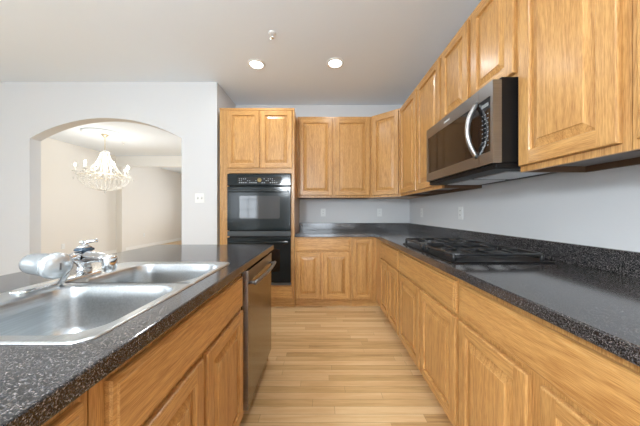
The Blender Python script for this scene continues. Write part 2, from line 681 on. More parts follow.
def add_drawer(parent, x0, x1, z0, z1, y=0.0):
    w_, h_ = x1 - x0, z1 - z0
    t, r = 0.019, 0.012
    m = MB()

    def rect(i, yy):
        return [(i, yy, i), (w_ - i, yy, i), (w_ - i, yy, h_ - i), (i, yy, h_ - i)]
    m.loops([rect(0, 0), rect(0, -t + 0.009), rect(0.003, -t + 0.004), rect(r, -t + 0.0035), rect(r + 0.003, -t)], cap0=True, cap1=True, smooth=False, mi=1)
    return m.build('drawer', OAKS, parent, loc=(x0, y, z0))


def frame_mesh(w, z0, z1, depth, openings, toe=0.0, under=0.0):
    """carcass: solid sides, top, back; face frame of stiles and rails round openings [(x0,x1,z0,z1)]"""
    m = MB()
    e = 0.0006
    ft = 0.019
    m.box(e, w - e, ft, depth, z0 + under, z1 - e, 0)
    xs = sorted(set([e, w - e] + [q for o in openings for q in (o[0], o[1])]))
    zs = sorted(set([z0, z1 - e] + [q for o in openings for q in (o[2], o[3])]))
    for i in range(len(xs) - 1):
        xm = (xs[i] + xs[i + 1]) / 2
        run = None
        for j in range(len(zs) - 1):
            zm = (zs[j] + zs[j + 1]) / 2
            hole = any(o[0] < xm < o[1] and o[2] < zm < o[3] for o in openings)
            if hole:
                if run is not None:
                    m.box(xs[i], xs[i + 1], 0, ft, run, zs[j], 0)
                run = None
            elif run is None:
                run = zs[j]
        if run is not None:
            m.box(xs[i], xs[i + 1], 0, ft, run, zs[-1], 0)
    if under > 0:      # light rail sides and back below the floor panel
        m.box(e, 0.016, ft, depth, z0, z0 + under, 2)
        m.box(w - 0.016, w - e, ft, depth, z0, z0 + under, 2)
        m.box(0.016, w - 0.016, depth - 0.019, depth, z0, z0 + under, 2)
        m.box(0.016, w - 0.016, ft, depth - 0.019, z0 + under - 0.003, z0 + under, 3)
        m.box(e, 0.002, ft, depth, z0, z0 + under, 0)
    return m


def base_cabinet(label, loc, rz, w, doors, drawers, depth=0.60, z_dr=(0.690, 0.846), z_do=(0.118, 0.672), side=0.02, open_top=False):
    t = thing('base_cabinet', label, 'cabinet', loc, rz, None)
    ops = [(a + 0.012, b - 0.012, z_do[0] + 0.012, z_do[1] - 0.012) for a, b in doors]
    if drawers:
        ops += [(a + 0.012, b - 0.012, z_dr[0] + 0.012, z_dr[1] - 0.012) for a, b in drawers]
    if open_top:
        m = MB().box(0.0006, w - 0.0006, 0, 0.019, 0.10, 0.8734).box(0.0006, 0.019, 0.019, depth, 0.10, 0.8734)
        m.box(w - 0.019, w - 0.0006, 0.019, depth, 0.10, 0.8734).box(0.019, w - 0.019, depth - 0.012, depth, 0.10, 0.8734)
        m.box(0.019, w - 0.019, 0.019, depth - 0.012, 0.10, 0.118)
        m.build('carcass', OAKS, t)
    else:
        frame_mesh(w, 0.10, 0.8735, depth, []).build('carcass', OAKS, t)
    for a, b in doors:
        add_door(t, a, b, *z_do, y=-0.0008, sw=0.052 if b - a > 0.2 else 0.04)
    for a, b in drawers:
        add_drawer(t, a, b, *z_dr, y=-0.0008)
    k = MB().box(0.001, w - 0.001, 0.06, 0.075, 0.0, 0.0995)
    k.build('toe_kick', OAK_X, t)
    return t


def wall_cabinet(label, loc, rz, w, z0, z1, doors, depth=0.305, sw=0.058):
    t = thing('wall_cabinet', label, 'cabinet', loc, rz)
    m = frame_mesh(w, z0, z1, depth, [], under=0.03)
    # face frame bottom rail down to z0 already covers the front; recessed floor panel sits above it
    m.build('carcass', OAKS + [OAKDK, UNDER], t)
    for a, b in doors:
        add_door(t, a, b, z0 + 0.028, z1 - 0.03, y=-0.0008, sw=sw)
    return t


RZR = -PI / 2   # cabinets on the right wall
RZI = PI / 2    # island cabinets
XBF = 0.665     # right base face frame
CY = 3.02       # back base face frame

# right base run (far to near); local x runs towards the camera
zR = dict(z_dr=(0.684, 0.843), z_do=(0.118, 0.664), depth=XR - XBF - 0.001)
base_cabinet('oak base cabinet nearest the far corner with two narrow doors under one short drawer', (XBF, 2.80, 0), RZR, 0.70,
             [(0.055, 0.365), (0.385, 0.685)], [(0.055, 0.685)], **zR)
base_cabinet('oak base cabinet directly under the black gas cooktop with one wide drawer front', (XBF, 2.10, 0), RZR, 0.915,
             [(0.02, 0.455), (0.475, 0.903)], [(0.02, 0.903)], **zR)
base_cabinet('near oak base cabinet on the right, two wide doors under a long scuffed drawer', (XBF, 1.185, 0), RZR, 0.915,
             [(0.02, 0.408), (0.455, 0.895)], [(0.02, 0.895)], **zR)
base_cabinet('oak base cabinet beside the viewer at the right end of the run', (XBF, 0.27, 0), RZR, 0.915,
             [(0.02, 0.44), (0.475, 0.895)], [(0.02, 0.895)], **zR)
# back base run
zB = dict(z_dr=(0.700, 0.853), z_do=(0.118, 0.685), depth=YB - CY - 0.001)
base_cabinet('oak base cabinet right of the ovens with a wide drawer front above two doors', (-0.343, CY, 0), 0, 0.70,
             [(0.02, 0.318), (0.352, 0.68)], [(0.02, 0.68)], **zB)
t = thing('base_cabinet', 'single tall-door oak base cabinet in the back corner between the two runs', 'cabinet', (0.357, CY, 0), 0)
frame_mesh(0.308, 0.10, 0.8735, YB - CY - 0.001, []).build('carcass', OAKS, t)
add_door(t, 0.015, 0.255, 0.118, 0.853, y=-0.0008, sw=0.045)
MB().box(0.001, 0.38, 0.06, 0.075, 0, 0.0995).build('toe_kick', OAK_X, t)
# corner filler
MB().box(XBF, XBF + 0.02, 2.8006, CY, 0.10, 0.8735).build('corner_stile', OAK_Z, t, loc=(-0.357, -CY, 0))
MB().box(XBF + 0.06, XBF + 0.075, 2.802, CY + 0.055, 0.0, 0.0995).build('toe_kick', OAK_X, t, loc=(-0.357, -CY, 0))

# oven cabinet
OX0, OX1, OY = -1.258, -0.345, 3.0
OW = OX1 - OX0
t = thing('oven_cabinet', 'full-height oak cabinet housing the black double oven', 'cabinet', (OX0, OY, 0), 0)
HX0, HX1, HZ0, HZ1 = 0.115, 0.878 - 0.005, 0.285, 1.655
m = MB()
m.box(0, HX0, 0, 0.02, 0.10, 2.44)
m.box(HX1, OW, 0, 0.02, 0.10, 2.44)
m.box(HX0, HX1, 0, 0.02, 0.10, HZ0, 1)
m.box(HX0, HX1, 0, 0.02, HZ1, 2.44, 1)
m.box(0, 0.018, 0.02, YB - OY - 0.001, 0.10, 2.44)
m.box(OW - 0.018, OW, 0.02, YB - OY - 0.001, 0.10, 2.44)
m.box(0.018, OW - 0.018, 0.02, YB - OY - 0.001, 2.42, 2.44)
m.box(0.018, OW - 0.018, 0.02, YB - OY - 0.001, 1.66, 1.68)
m.box(0.018, OW - 0.018, 0.02, YB - OY - 0.001, 0.262, 0.28)
m.box(0.018, OW - 0.018, YB - OY - 0.012, YB - OY - 0.001, 0.28, 2.42)
m.build('carcass', OAKS, t)
add_door(t, 0.095, 0.485, 1.715, 2.415, y=-0.0008)
add_door(t, 0.50, 0.885, 1.715, 2.415, y=-0.0008)
add_drawer(t, 0.095, 0.893, 0.125, 0.268, y=-0.0008)
MB().box(0.001, OW - 0.001, 0.06, 0.075, 0, 0.0995).build('toe_kick', OAK_X, t)
m = MB().box(-0.002, OW + 0.004, -0.006, 0.03, 2.425, 2.452)
m.build('top_molding', OAK_X, t, bevel=0.003)

# wall cabinets
UX = 0.975      # right uppers face frame
UY = YB - 0.33
UZ0, UZ1 = 1.375, 2.48
BW0, BW1 = -0.343, 0.665
wall_cabinet('double-door oak wall cabinet on the back wall right of the oven cabinet', (BW0, UY, 0), 0, BW1 - BW0, UZ0, UZ1 - 0.005,
             [(0.025, 0.478), (0.51, 0.985)], depth=YB - UY - 0.001)
# diagonal corner wall cabinet
P = [(BW1 + 0.0006, YB - 0.001), (BW1 + 0.0006, UY), (UX, 3.052), (XR - 0.001, 3.052), (XR - 0.001, YB - 0.001)]
t = thing('wall_cabinet', 'diagonal oak corner wall cabinet with one door set at an angle', 'cabinet', (P[1][0], P[1][1], 0), 0)
m = MB()
lo = [(x - P[1][0], y - P[1][1], UZ0 + 0.0) for x, y in P]
hi = [(a, b, UZ1 - 0.003) for a, b, c in lo]
m.loops([lo, hi], cap0=True, cap1=True, smooth=False)
m.build('carcass', OAKS, t)
dx, dy = P[2][0] - P[1][0], P[2][1] - P[1][1]
dl = math.hypot(dx, dy)
ang = math.atan2(dy, dx)
d = door_mesh(dl - 0.05, UZ1 - UZ0 - 0.06, 0.055).build('door', OAKS, t,
    loc=(0.025 * math.cos(ang) + 0.001 * math.sin(ang), 0.025 * math.sin(ang) - 0.001 * math.cos(ang), UZ0 + 0.028), rz=ang)
panel_mesh(dl - 0.05, UZ1 - UZ0 - 0.06, 0.055).build('door_panel', OAKS, d)

ud = XR - UX - 0.001
wall_cabinet('narrow oak wall cabinet on the right wall next to the diagonal corner cabinet', (UX, 3.05, 0), RZR, 0.54, UZ0, UZ1, [(0.02, 0.52)], depth=ud)
wall_cabinet('oak wall cabinet just beyond the microwave, single door', (UX, 2.508, 0), RZR, 0.512, UZ0, UZ1, [(0.02, 0.492)], depth=ud)
wall_cabinet('short two-door oak wall cabinet above the microwave', (UX, 1.994, 0), RZR, 0.785, 1.852, UZ1, [(0.018, 0.375), (0.41, 0.765)], depth=ud)
wall_cabinet('large oak wall cabinet at upper right, its single wide door nearest the microwave', (UX, 1.207, 0), RZR, 0.436, UZ0, UZ1, [(0.008, 0.412)], depth=ud, sw=0.062)
wall_cabinet('oak wall cabinet cut off by the right edge of the view', (UX, 0.770, 0), RZR, 0.76, UZ0, UZ1, [(0.022, 0.37), (0.40, 0.745)], depth=ud)

# island cabinets: face at x = -0.432, local x runs away from the camera
XI = -0.432
zI = dict(z_dr=(0.690, 0.846), z_do=(0.118, 0.668), depth=0.615)
base_cabinet('island oak cabinet at the lower left, beside the viewer, only its corner showing', (XI, -0.36, 0), RZI, 0.81,
             [(0.02, 0.40), (0.43, 0.79)], [(0.02, 0.40), (0.43, 0.79)], **zI)
base_cabinet('island oak cabinet under the sink with a long false drawer front over two doors', (XI, 0.452, 0), RZI, 0.848,
             [(0.032, 0.405), (0.43, 0.828)], [(0.032, 0.828)], open_top=True, **{**zI, 'depth': 0.615})
t = thing('island_back_panel', 'plain oak panel closing the dining side and far end of the island', 'panel', (XI - 0.6155, -0.36, 0), 0)
MB().box(-0.02, -0.001, 0.0, 2.325, 0.0, 0.8735).build('side_panel', [OAK_Z], t)
MB().box(0.0, 0.6135, 2.302, 2.325, 0.0, 0.8735).build('end_panel', [OAK_Z], t)
MB().box(-0.02, 0.6135, -0.022, -0.001, 0.0, 0.8735).build('end_panel', [OAK_Z], t)

# ------------------------------------------------------------------ counters
def grid_slab(xs, ys, keep, z0, z1):
    m = MB()
    nx, ny = len(xs), len(ys)
    idx = {}
    vs_, fs = [], []

    def vid(i, j, k):
        if (i, j, k) not in idx:
            idx[(i, j, k)] = len(vs_)
            vs_.append((xs[i], ys[j], z1 if k else z0))
        return idx[(i, j, k)]
    for i in range(nx - 1):
        for j in range(ny - 1):
            if not keep(i, j):
                continue
            fs.append((vid(i, j, 1), vid(i + 1, j, 1), vid(i + 1, j + 1, 1), vid(i, j + 1, 1)))
            fs.append((vid(i, j, 0), vid(i, j + 1, 0), vid(i + 1, j + 1, 0), vid(i + 1, j, 0)))
            for (di, dj, a, b) in ((0, -1, (i, j), (i + 1, j)), (1, 0, (i + 1, j), (i + 1, j + 1)), (0, 1, (i + 1, j + 1), (i, j + 1)), (-1, 0, (i, j + 1), (i, j))):
                ii, jj = i + di, j + dj
                out = ii < 0 or jj < 0 or ii >= nx - 1 or jj >= ny - 1 or not keep(ii, jj)
                if out:
                    fs.append((vid(*a, 0), vid(*b, 0), vid(*b, 1), vid(*a, 1)))
    m.add(vs_, fs)
    return m


CT, CB_ = 0.914, 0.874
SX0, SX1, SY0, SY1 = -1.035, -0.474, 0.490, 1.290     # sink outer rim
m = grid_slab([-1.347, SX0 + 0.02, SX1 - 0.02, -0.400], [-0.40, SY0 + 0.02, SY1 - 0.02, 2.005], lambda i, j: not (i == 1 and j == 1), CB_, CT)
o = m.build('island_countertop', STONE, bevel=0.004)
tag(o, 'speckled charcoal countertop of the island, around the steel sink', 'countertop')
t = thing('countertop', 'dark speckled L-shaped countertop along the right and back walls under the cooktop', 'countertop', (0, 0, 0))
grid_slab([-0.341, 0.623, XR - 0.001], [-0.645, CY - 0.035, YB - 0.001], lambda i, j: i == 1 or j == 1, CB_, CT).build('worktop', STONE, t, bevel=0.004)
m = grid_slab([-0.341, XR - 0.022, XR - 0.001], [-0.645, YB - 0.022, YB - 0.001], lambda i, j: i == 1 or j == 1, CT + 0.0003, 1.016)
m.build('backsplash', STONE, t, bevel=0.002)


# ------------------------------------------------------------------ sink
def rr_point(cx, cy, hx, hy, r, th):
    """ray from the centre at angle th to a rounded rectangle"""
    c, s = math.cos(th), math.sin(th)
    k = min(hx / abs(c) if abs(c) > 1e-9 else 1e9, hy / abs(s) if abs(s) > 1e-9 else 1e9)
    x, y = c * k, s * k
    if r > 0 and abs(x) > hx - r and abs(y) > hy - r:
        qx, qy = math.copysign(hx - r, c), math.copysign(hy - r, s)
        B = c * qx + s * qy
        C = qx * qx + qy * qy - r * r
        D = B * B - C
        if D > 0:
            k = B + math.sqrt(D)
            x, y = c * k, s * k
    return cx + x, cy + y


def sink_half(m, ox0, ox1, oy0, oy1, bx0, bx1, by0, by1, depth, r_out, seam):
    """one bowl with its share of the deck. seam: 'hi'/'lo' which y side is the straight joint"""
    cx, cy = (bx0 + bx1) / 2, (by0 + by1) / 2
    hx, hy = (bx1 - bx0) / 2, (by1 - by0) / 2
    ths = [2 * PI * k / 112 for k in range(112)]
    for qx in (ox0, ox1):
        for qy in (oy0, oy1):
            ths.append(math.atan2(qy - cy, qx - cx) % (2 * PI))
    ths = sorted(set(round(t_, 6) for t_ in ths))
    z = CT

    def outer(inset, zz):
        pts = []
        for th in ths:
            c, s = math.cos(th), math.sin(th)
            X0, X1 = ox0 + inset, ox1 - inset
            Y0 = oy0 + (0 if seam == 'lo' else inset)
            Y1 = oy1 - (0 if seam == 'hi' else inset)
            k = 1e9
            if c > 1e-9: k = min(k, (X1 - cx) / c)
            if c < -1e-9: k = min(k, (X0 - cx) / c)
            if s > 1e-9: k = min(k, (Y1 - cy) / s)
            if s < -1e-9: k = min(k, (Y0 - cy) / s)
            x, y = cx + c * k, cy + s * k
            # round the outer corners away from the seam
            rr = max(0.005, r_out - inset)
            for (qx, sx_) in ((X0, 1), (X1, -1)):
                qy, sy_ = (Y0, 1) if seam == 'hi' else (Y1, -1)
                ax, ay = qx + sx_ * rr, qy + sy_ * rr
                if (x - ax) * sx_ < 0 and (y - ay) * sy_ < 0:
                    B = c * (ax - cx) + s * (ay - cy)
                    C = (ax - cx) ** 2 + (ay - cy) ** 2 - rr * rr
                    D = B * B - C
                    if D > 0:
                        kk = B + math.sqrt(D)
                        x, y = cx + c * kk, cy + s * kk
            pts.append((x, y, zz))
        return pts

    def bowl(inset, zz, r):
        return [(*rr_point(cx, cy, hx - inset, hy - inset, r, th), zz) for th in ths]
    rings = [outer(0.0, z + 0.0006), outer(0.002, z + 0.004), outer(0.007, z + 0.0055), outer(0.013, z + 0.0045), outer(0.018, z + 0.0030),
             bowl(-0.012, z + 0.0030, 0.087), bowl(-0.005, z + 0.0022, 0.080), bowl(0.0, z - 0.001, 0.075), bowl(0.003, z - 0.007, 0.072),
             bowl(0.006, z - 0.05, 0.07), bowl(0.013, z - depth + 0.05, 0.07), bowl(0.020, z - depth + 0.025, 0.07),
             bowl(0.036, z - depth + 0.007, 0.06), bowl(0.060, z - depth, 0.05), bowl(0.10, z - depth - 0.002, 0.03)]
    dr = 0.045
    rings.append([(cx + dr * math.cos(th), cy + dr * math.sin(th), z - depth - 0.005) for th in ths])
    rings.append([(cx + (dr - 0.004) * math.cos(th), cy + (dr - 0.004) * math.sin(th), z - depth - 0.012) for th in ths])
    rings.append([(cx + 0.001 * math.cos(th), cy + 0.001 * math.sin(th), z - depth - 0.013) for th in ths])
    m.loops(rings, smooth=True)
    return cx, cy


SM = 0.905
t = thing('kitchen_sink', 'stainless double-bowl drop-in sink set in the island countertop', 'sink', (0, 0, 0))
m = MB()
c1 = sink_half(m, SX0, SX1, SY0, SM, -0.930, -0.508, 0.528, 0.888, 0.185, 0.045, 'hi')
m.build('near_bowl', SINKM, t)
m = MB()
c2 = sink_half(m, SX0, SX1, SM, SY1, -0.930, -0.508, 0.922, 1.256, 0.175, 0.045, 'lo')
m.build('far_bowl', SINKM, t)
for (cx, cy), dz in ((c1, 0.185), (c2, 0.175)):
    m = MB()
    m.lathe([(0.030, -0.008), (0.034, -0.004), (0.030, 0.0), (0.008, -0.002), (0.007, 0.010), (0.004, 0.013), (0.0005, 0.013)], (cx, cy, CT - dz - 0.003), 24)
    m.build('drain_strainer', CHROME, t)

# ------------------------------------------------------------------ faucet
ZD = CT + 0.0038
FX, FY = -0.982, 1.010
t = thing('kitchen_faucet', 'chrome single-lever faucet behind the sink with an oval silver water filter attached', 'faucet', (FX, FY, ZD))
m = MB()
rings = []
for (ins, z) in ((0.0, 0.0), (0.0, 0.004), (0.003, 0.008), (0.009, 0.010)):
    ring = []
    for k in range(48):
        th = 2 * PI * k / 48
        hx, hy = 0.030 - ins, 0.150 - ins
        x = hx * math.cos(th)
        y = (hy - hx) * (1 if math.sin(th) > 0 else -1) * (1 if abs(math.sin(th)) > 1e-6 else 0) + hx * math.sin(th)
        ring.append((x, y - 0.085, z))
    rings.append(ring)
m.loops(rings, cap0=True, cap1=True)
m.build('deck_plate', CHROME, t)
m = MB()
m.lathe([(0.024, 0.010), (0.024, 0.030), (0.021, 0.040), (0.026, 0.052), (0.040, 0.062), (0.052, 0.074), (0.053, 0.082), (0.044, 0.093), (0.031, 0.101)], (0, 0, 0), 32)
m.build('body', CHROME, t)
m = MB()
m.lathe([(0.0305, 0.1042), (0.032, 0.106), (0.031, 0.112), (0.026, 0.115)], (0, 0, 0), 32)
m.build('blue_ring', BLUEBAND, t)['label'] = 'dark blue band under the lever'
m = MB()
m.lathe([(0.025, 0.1155), (0.023, 0.121), (0.014, 0.127), (0.008, 0.130), (0.007, 0.137)], (0, 0, 0), 24)
m.tube([(0, 0, 0.135), (0.010, 0.004, 0.139), (0.026, 0.010, 0.142), (0.040, 0.014, 0.143)], [0.010, 0.008, 0.006, 0.0075], 10)
m.tube([(0, 0, 0.135), (-0.012, -0.008, 0.141)], [0.009, 0.006], 10)
m.build('lever_handle', CHROME, t)
# spout sweeping over the bowls, with squared aerator head
m = MB()
sp = [(0.015, -0.010, 0.078), (0.06, -0.035, 0.083), (0.12, -0.07, 0.089), (0.175, -0.105, 0.092), (0.212, -0.128, 0.091)]
m.tube(sp, [0.030, 0.026, 0.020, 0.017, 0.015], 16)
m.build('spout', CHROME, t)
m = MB()
m.lathe([(0.010, 0.108), (0.019, 0.106), (0.022, 0.098), (0.021, 0.065), (0.018, 0.052), (0.014, 0.048)], (0.220, -0.133, 0), 24)
m.build('aerator', CHROME, t)

# water filter clipped in front of the faucet
wf = bpy.data.objects.new('water_filter', None)
COL.objects.link(wf)
wf.parent = t
wf.location = (-0.925 - FX, 0.84 - FY, CT - ZD)
wf['label'] = 'silver and grey oval water filter screwed to the faucet'
t = wf
m = MB()
A = Vector((0.045, -0.035, 0.090))
B_ = Vector((-0.072, 0.000, 0.090))
dv = (A - B_).normalized()
rot = dv.to_track_quat('Z', 'Y').to_matrix().to_4x4()
m.T = Matrix.Translation(A) @ rot
m.lathe([(0.020, -0.008), (0.040, -0.004), (0.0435, 0.004), (0.042, 0.014), (0.035, 0.022), (0.022, 0.028), (0.004, 0.030)], (0, 0, 0), 36, sx=1.0, sy=1.0)
m.build('end_cap', PEARL, t)
m = MB()
m.T = Matrix.Translation(A) @ rot
ln = (A - B_).length
m.lathe([(0.020, -0.012), (0.036, -0.012), (0.037, -0.03), (0.036, -ln * 0.8), (0.033, -ln * 0.96), (0.026, -ln), (0.003, -ln - 0.002)], (0, 0, 0), 36)
m.build('cartridge', GREYPL, t)
m = MB()
m.T = Matrix.Translation(A) @ rot
m.box(-0.002, 0.002, -0.012, 0.010, 0.0285, 0.0308)
m.build('logo_strip', SLOT, t)
m = MB()
m.tube([(0.028, 0.0, 0.070), (0.018, 0.025, 0.046), (-0.004, 0.030, 0.016), (-0.01, 0.034, 0.0135)], [0.014, 0.012, 0.010, 0.012], 14)
m.tube([(0.02, 0.0, 0.100), (-0.010, 0.085, 0.094), (-0.035, 0.125, 0.084)], [0.012, 0.015, 0.013], 14)
m.build('diverter', CHROME, t)

# ------------------------------------------------------------------ dishwasher (faces +x, local x away from the camera)
t = thing('dishwasher', 'dark stainless dishwasher at the far end of the island with a bar handle', 'dishwasher', (XI, 1.325, 0), RZI)
DWW = 0.598
MB().box(0.004, DWW - 0.004, 0.004, 0.56, 0.10, 0.868).build('tub', BLACKPL, t)
MB().box(0.0, DWW, -0.030, 0.003, 0.105, 0.862).build('door', DWSTEEL, t, bevel=0.004)
MB().box(0.0, DWW, -0.0315, -0.0302, 0.795, 0.860).build('control_strip', DARKSTEEL, t)
m = MB()
m.tube([(0.03, -0.032, 0.790), (0.03, -0.062, 0.790)], 0.009, 10)
m.tube([(DWW - 0.03, -0.032, 0.790), (DWW - 0.03, -0.062, 0.790)], 0.009, 10)
hp = []
for k in range(13):
    u = k / 12
    hp.append((0.02 + (DWW - 0.04) * u, -0.062 - 0.014 * math.sin(PI * u), 0.790))
m.tube(hp, 0.011, 12)
m.build('handle', DARKSTEEL, t)
MB().box(-0.0015, -0.0002, -0.030, 0.003, 0.107, 0.860).build('door_edge', STEEL, t)['label'] = 'bright steel edge of the door'
MB().box(0.004, DWW - 0.004, 0.045, 0.06, 0.0, 0.098).build('toe_kick', BLACKPL, t)

# ------------------------------------------------------------------ double oven
OVX0, OVX1 = OX0 + 0.100, OX0 + 0.100 + 0.778
OVW = OVX1 - OVX0
t = thing('double_wall_oven', 'black built-in double wall oven in the tall oak cabinet', 'oven', (OVX0, OY, 0))
MB().box(0.02, OVW - 0.02, 0.0, 0.56, 0.30, 1.635).build('body', BLACKPL, t)
MB().box(0, OVW, -0.030, -0.001, 1.498, 1.645).build('control_panel', OVENBLK, t, bevel=0.010, bseg=3)
m = MB().box(0.13, 0.66, -0.0325, -0.0305, 1.520, 1.605)
m.build('display_strip', BLACKGL, t)
m = MB()
random.seed(3)
for k in range(20):                      # rows of little printed keys
    x = 0.145 + 0.025 * k
    if k == 9:
        m.build('printed_keys', DIMMARK, t)
        m = MB()
    if 9 <= k <= 10:
        continue
    if random.random() < 0.8:
        m.box(x, x + 0.016, -0.0335, -0.0327, 1.530, 1.541)
    if random.random() < 0.7:
        m.box(x, x + 0.012, -0.0335, -0.0327, 1.556, 1.562)
    if random.random() < 0.55:
        m.box(x + 0.002, x + 0.010, -0.0335, -0.0327, 1.576, 1.588)
m.build('printed_keys', DIMMARK, t)
m = MB()
m.lathe([(0.024, -0.0327), (0.026, -0.034), (0.018, -0.034), (0.017, -0.0335)], (0.395, 0, 1.567), 24, axis='y')
m.build('clock_dial', AMBER, t)


def oven_door(name, z0, z1, label=None):
    d = MB().box(0.004, OVW - 0.004, -0.040, -0.001, z0, z1).build(name, OVENBLK, t, bevel=0.006)
    if label:
        d['label'] = label
    hz = z1 - 0.055
    m = MB()
    m.box(0.03, OVW - 0.03, -0.085, -0.062, hz - 0.014, hz + 0.014)
    m.build('handle', OVENBLK, d, bevel=0.007, bseg=3)
    for x in (0.05, OVW - 0.085):
        MB().box(x, x + 0.035, -0.064, -0.0402, hz - 0.012, hz + 0.012).build('handle_mount', OVENBLK, d)
    return d


d = oven_door('oven_door', 0.955, 1.488)
m = MB()
x0, x1, z0, z1, r = 0.155, OVW - 0.135, 1.100, 1.375, 0.02
pts = []
for (cx, cz, a0) in ((x1 - r, z1 - r, 0), (x0 + r, z1 - r, 90), (x0 + r, z0 + r, 180), (x1 - r, z0 + r, 270)):
    for k in range(6):
        a = math.radians(a0 + 18 * k)
        pts.append((cx + r * math.cos(a), cz + r * math.sin(a)))
m.loops([[(x, -0.0402, z) for x, z in pts], [(x, -0.0415, z) for x, z in pts]], cap0=True, cap1=True, smooth=False)
m.build('window', OVENWIN, d)
MB().box(0.004, OVW - 0.004, -0.034, -0.001, 0.888, 0.948).build('vent_trim', simple('slate_trim', (0.045, 0.052, 0.056), 0.25), t, bevel=0.003)
d = oven_door('oven_door', 0.325, 0.870)
m = MB()
z0, z1 = 0.46, 0.74
pts2 = [(x, z - 0.64) for x, z in pts]
m.loops([[(x, -0.0402, z) for x, z in pts2], [(x, -0.0415, z) for x, z in pts2]], cap0=True, cap1=True, smooth=False)
m.build('window', BLACKGL, d)
MB().box(0.004, OVW - 0.004, -0.030, -0.001, 0.292, 0.318).build('bottom_trim', simple('steel_grey_trim', (0.10, 0.11, 0.115), 0.3), t)

# ------------------------------------------------------------------ microwave (faces -x, local x towards the camera)
MY1, MY0 = 1.985, 1.212
MW = MY1 - MY0
MXF = 0.843
t = thing('microwave', 'stainless over-the-range microwave with curved handle and black glass', 'microwave', (MXF, MY1, 0), RZR)
MB().box(0.003, MW - 0.003, 0.045, XR - MXF - 0.002, 1.426, 1.850).build('body', BLACKPL, t)
# door: stainless frame round the window
xs_ = 0.665      # seam between door and control column
m = MB()
m.box(0.0, 0.030, 0.0, 0.044, 1.424, 1.836)
m.box(0.030, xs_ - 0.002, 0.0, 0.044, 1.424, 1.486)
m.box(0.030, xs_ - 0.002, 0.0, 0.044, 1.765, 1.836)
m.box(0.030, xs_ - 0.002, 0.012, 0.044, 1.486, 1.765)
m.build('door', DARKSTEEL, t)
MB().box(0.031, xs_ - 0.003, 0.001, 0.011, 1.487, 1.764).build('window', MWWIN, t)
m = MB()
m.box(xs_, MW, 0.0, 0.044, 1.424, 1.486)
m.box(xs_, MW, 0.0, 0.044, 1.765, 1.836)
m.box(MW - 0.018, MW, 0.0, 0.044, 1.486, 1.765)
m.box(xs_, MW - 0.018, 0.012, 0.044, 1.486, 1.765)
m.build('control_column', DARKSTEEL, t)
cp = MB().box(xs_ + 0.001, MW - 0.019, 0.001, 0.011, 1.487, 1.764).build('control_panel', BLACKGL, t)
m = MB()
for r_ in range(8):
    for c_ in range(3):
        xx = xs_ + 0.024 + 0.021 * c_
        zz = 1.520 + 0.023 * r_
        m.box(xx, xx + 0.008, -0.0003, 0.0006, zz, zz + 0.004)
m.build('printed_keys', simple('dim_print', (0.30, 0.31, 0.32), 0.5), cp)
MB().box(xs_ + 0.022, xs_ + 0.075, -0.0003, 0.0006, 1.722, 1.740).build('display', simple('dim_display', (0.22, 0.24, 0.25), 0.3), cp)
m = MB()
for k in range(9):
    m.box(0.285 + 0.0085 * k, 0.2905 + 0.0085 * k, -0.001, -0.0002, 1.792, 1.803 + (0.003 if k % 4 == 0 else 0))
m.build('nameplate', MARK, t)
m = MB()
hp = []
for k in range(17):
    u = k / 16
    hp.append((xs_ - 0.022, 0.0 - 0.054 * math.sin(PI * u) ** 0.8 + 0.004, 1.478 + 0.295 * u))
m.tube(hp, [0.013] * 17, 12)
m.build('handle', STEEL, t)
# vent and filters underneath
m = MB()
vs_ = []
m.box(0.006, MW - 0.006, 0.02, XR - MXF - 0.004, 1.396, 1.4255)
m.build('vent_base', BLACKPL, t, bevel=0.004)
for k in range(2):
    MB().box(0.08 + 0.33 * k, 0.36 + 0.33 * k, 0.13, 0.37, 1.3905, 1.3958).build('grease_filter', simple('aluminium_mesh', (0.6, 0.61, 0.62), 0.4, metal=1.0, bump=1.0, bscale=400), t)

# ------------------------------------------------------------------ cooktop
GX0, GX1, GY0, GY1 = 0.665, 1.200, 1.262, 2.030
t = thing('gas_cooktop', 'black four-burner gas cooktop on the right countertop below the microwave', 'cooktop', (0, 0, CT))
MB().box(GX0, GX1, GY0, GY1, 0.0004, 0.008).build('surface', simple('black_cooktop_enamel', (0.006, 0.006, 0.0065), 0.3, spec=0.2), t, bevel=0.003)


def grate(y0, y1):
    m = MB()
    x0, x1 = GX0 + 0.018, GX1 - 0.045
    zt, r_ = 0.044, 0.0078
    c = 0.03
    ring = [(x0 + c, y0, zt), (x1 - c, y0, zt), (x1 - 0.006, y0 + 0.010, zt), (x1, y0 + c, zt), (x1, y1 - c, zt), (x1 - 0.006, y1 - 0.010, zt),
            (x1 - c, y1, zt), (x0 + c, y1, zt), (x0 + 0.006, y1 - 0.010, zt), (x0, y1 - c, zt), (x0, y0 + c, zt), (x0 + 0.006, y0 + 0.010, zt)]
    m.tube(ring, r_, 8, closed=True)
    ym = (y0 + y1) / 2
    xm = (x0 + x1) / 2
    m.tube([(xm, y0, zt), (xm, y1, zt)], r_, 8)
    for cx in ((x0 + xm) / 2, (x1 + xm) / 2):
        for k in range(4):
            a = PI / 2 * k
            ex, ey = [(x1 if cx > xm else xm, ym), (cx, y1), (xm if cx > xm else x0, ym), (cx, y0)][k]
            ix, iy = cx + 0.028 * math.cos(a), ym + 0.028 * math.sin(a)
            m.tube([(ex, ey, zt), ((ex + ix) / 2, (ey + iy) / 2, zt + 0.003), (ix, iy, zt + 0.002)], [r_, r_ * 0.9, r_ * 0.7], 8)
    for (x, y) in ((x0 + 0.005, y0 + 0.005), (x1 - 0.005, y0 + 0.005), (x0 + 0.005, y1 - 0.005), (x1 - 0.005, y1 - 0.005)):
        m.tube([(x, y, zt), (x, y, 0.0092)], [r_, r_ * 1.15], 8)
    return m.build('grate', IRON, t)


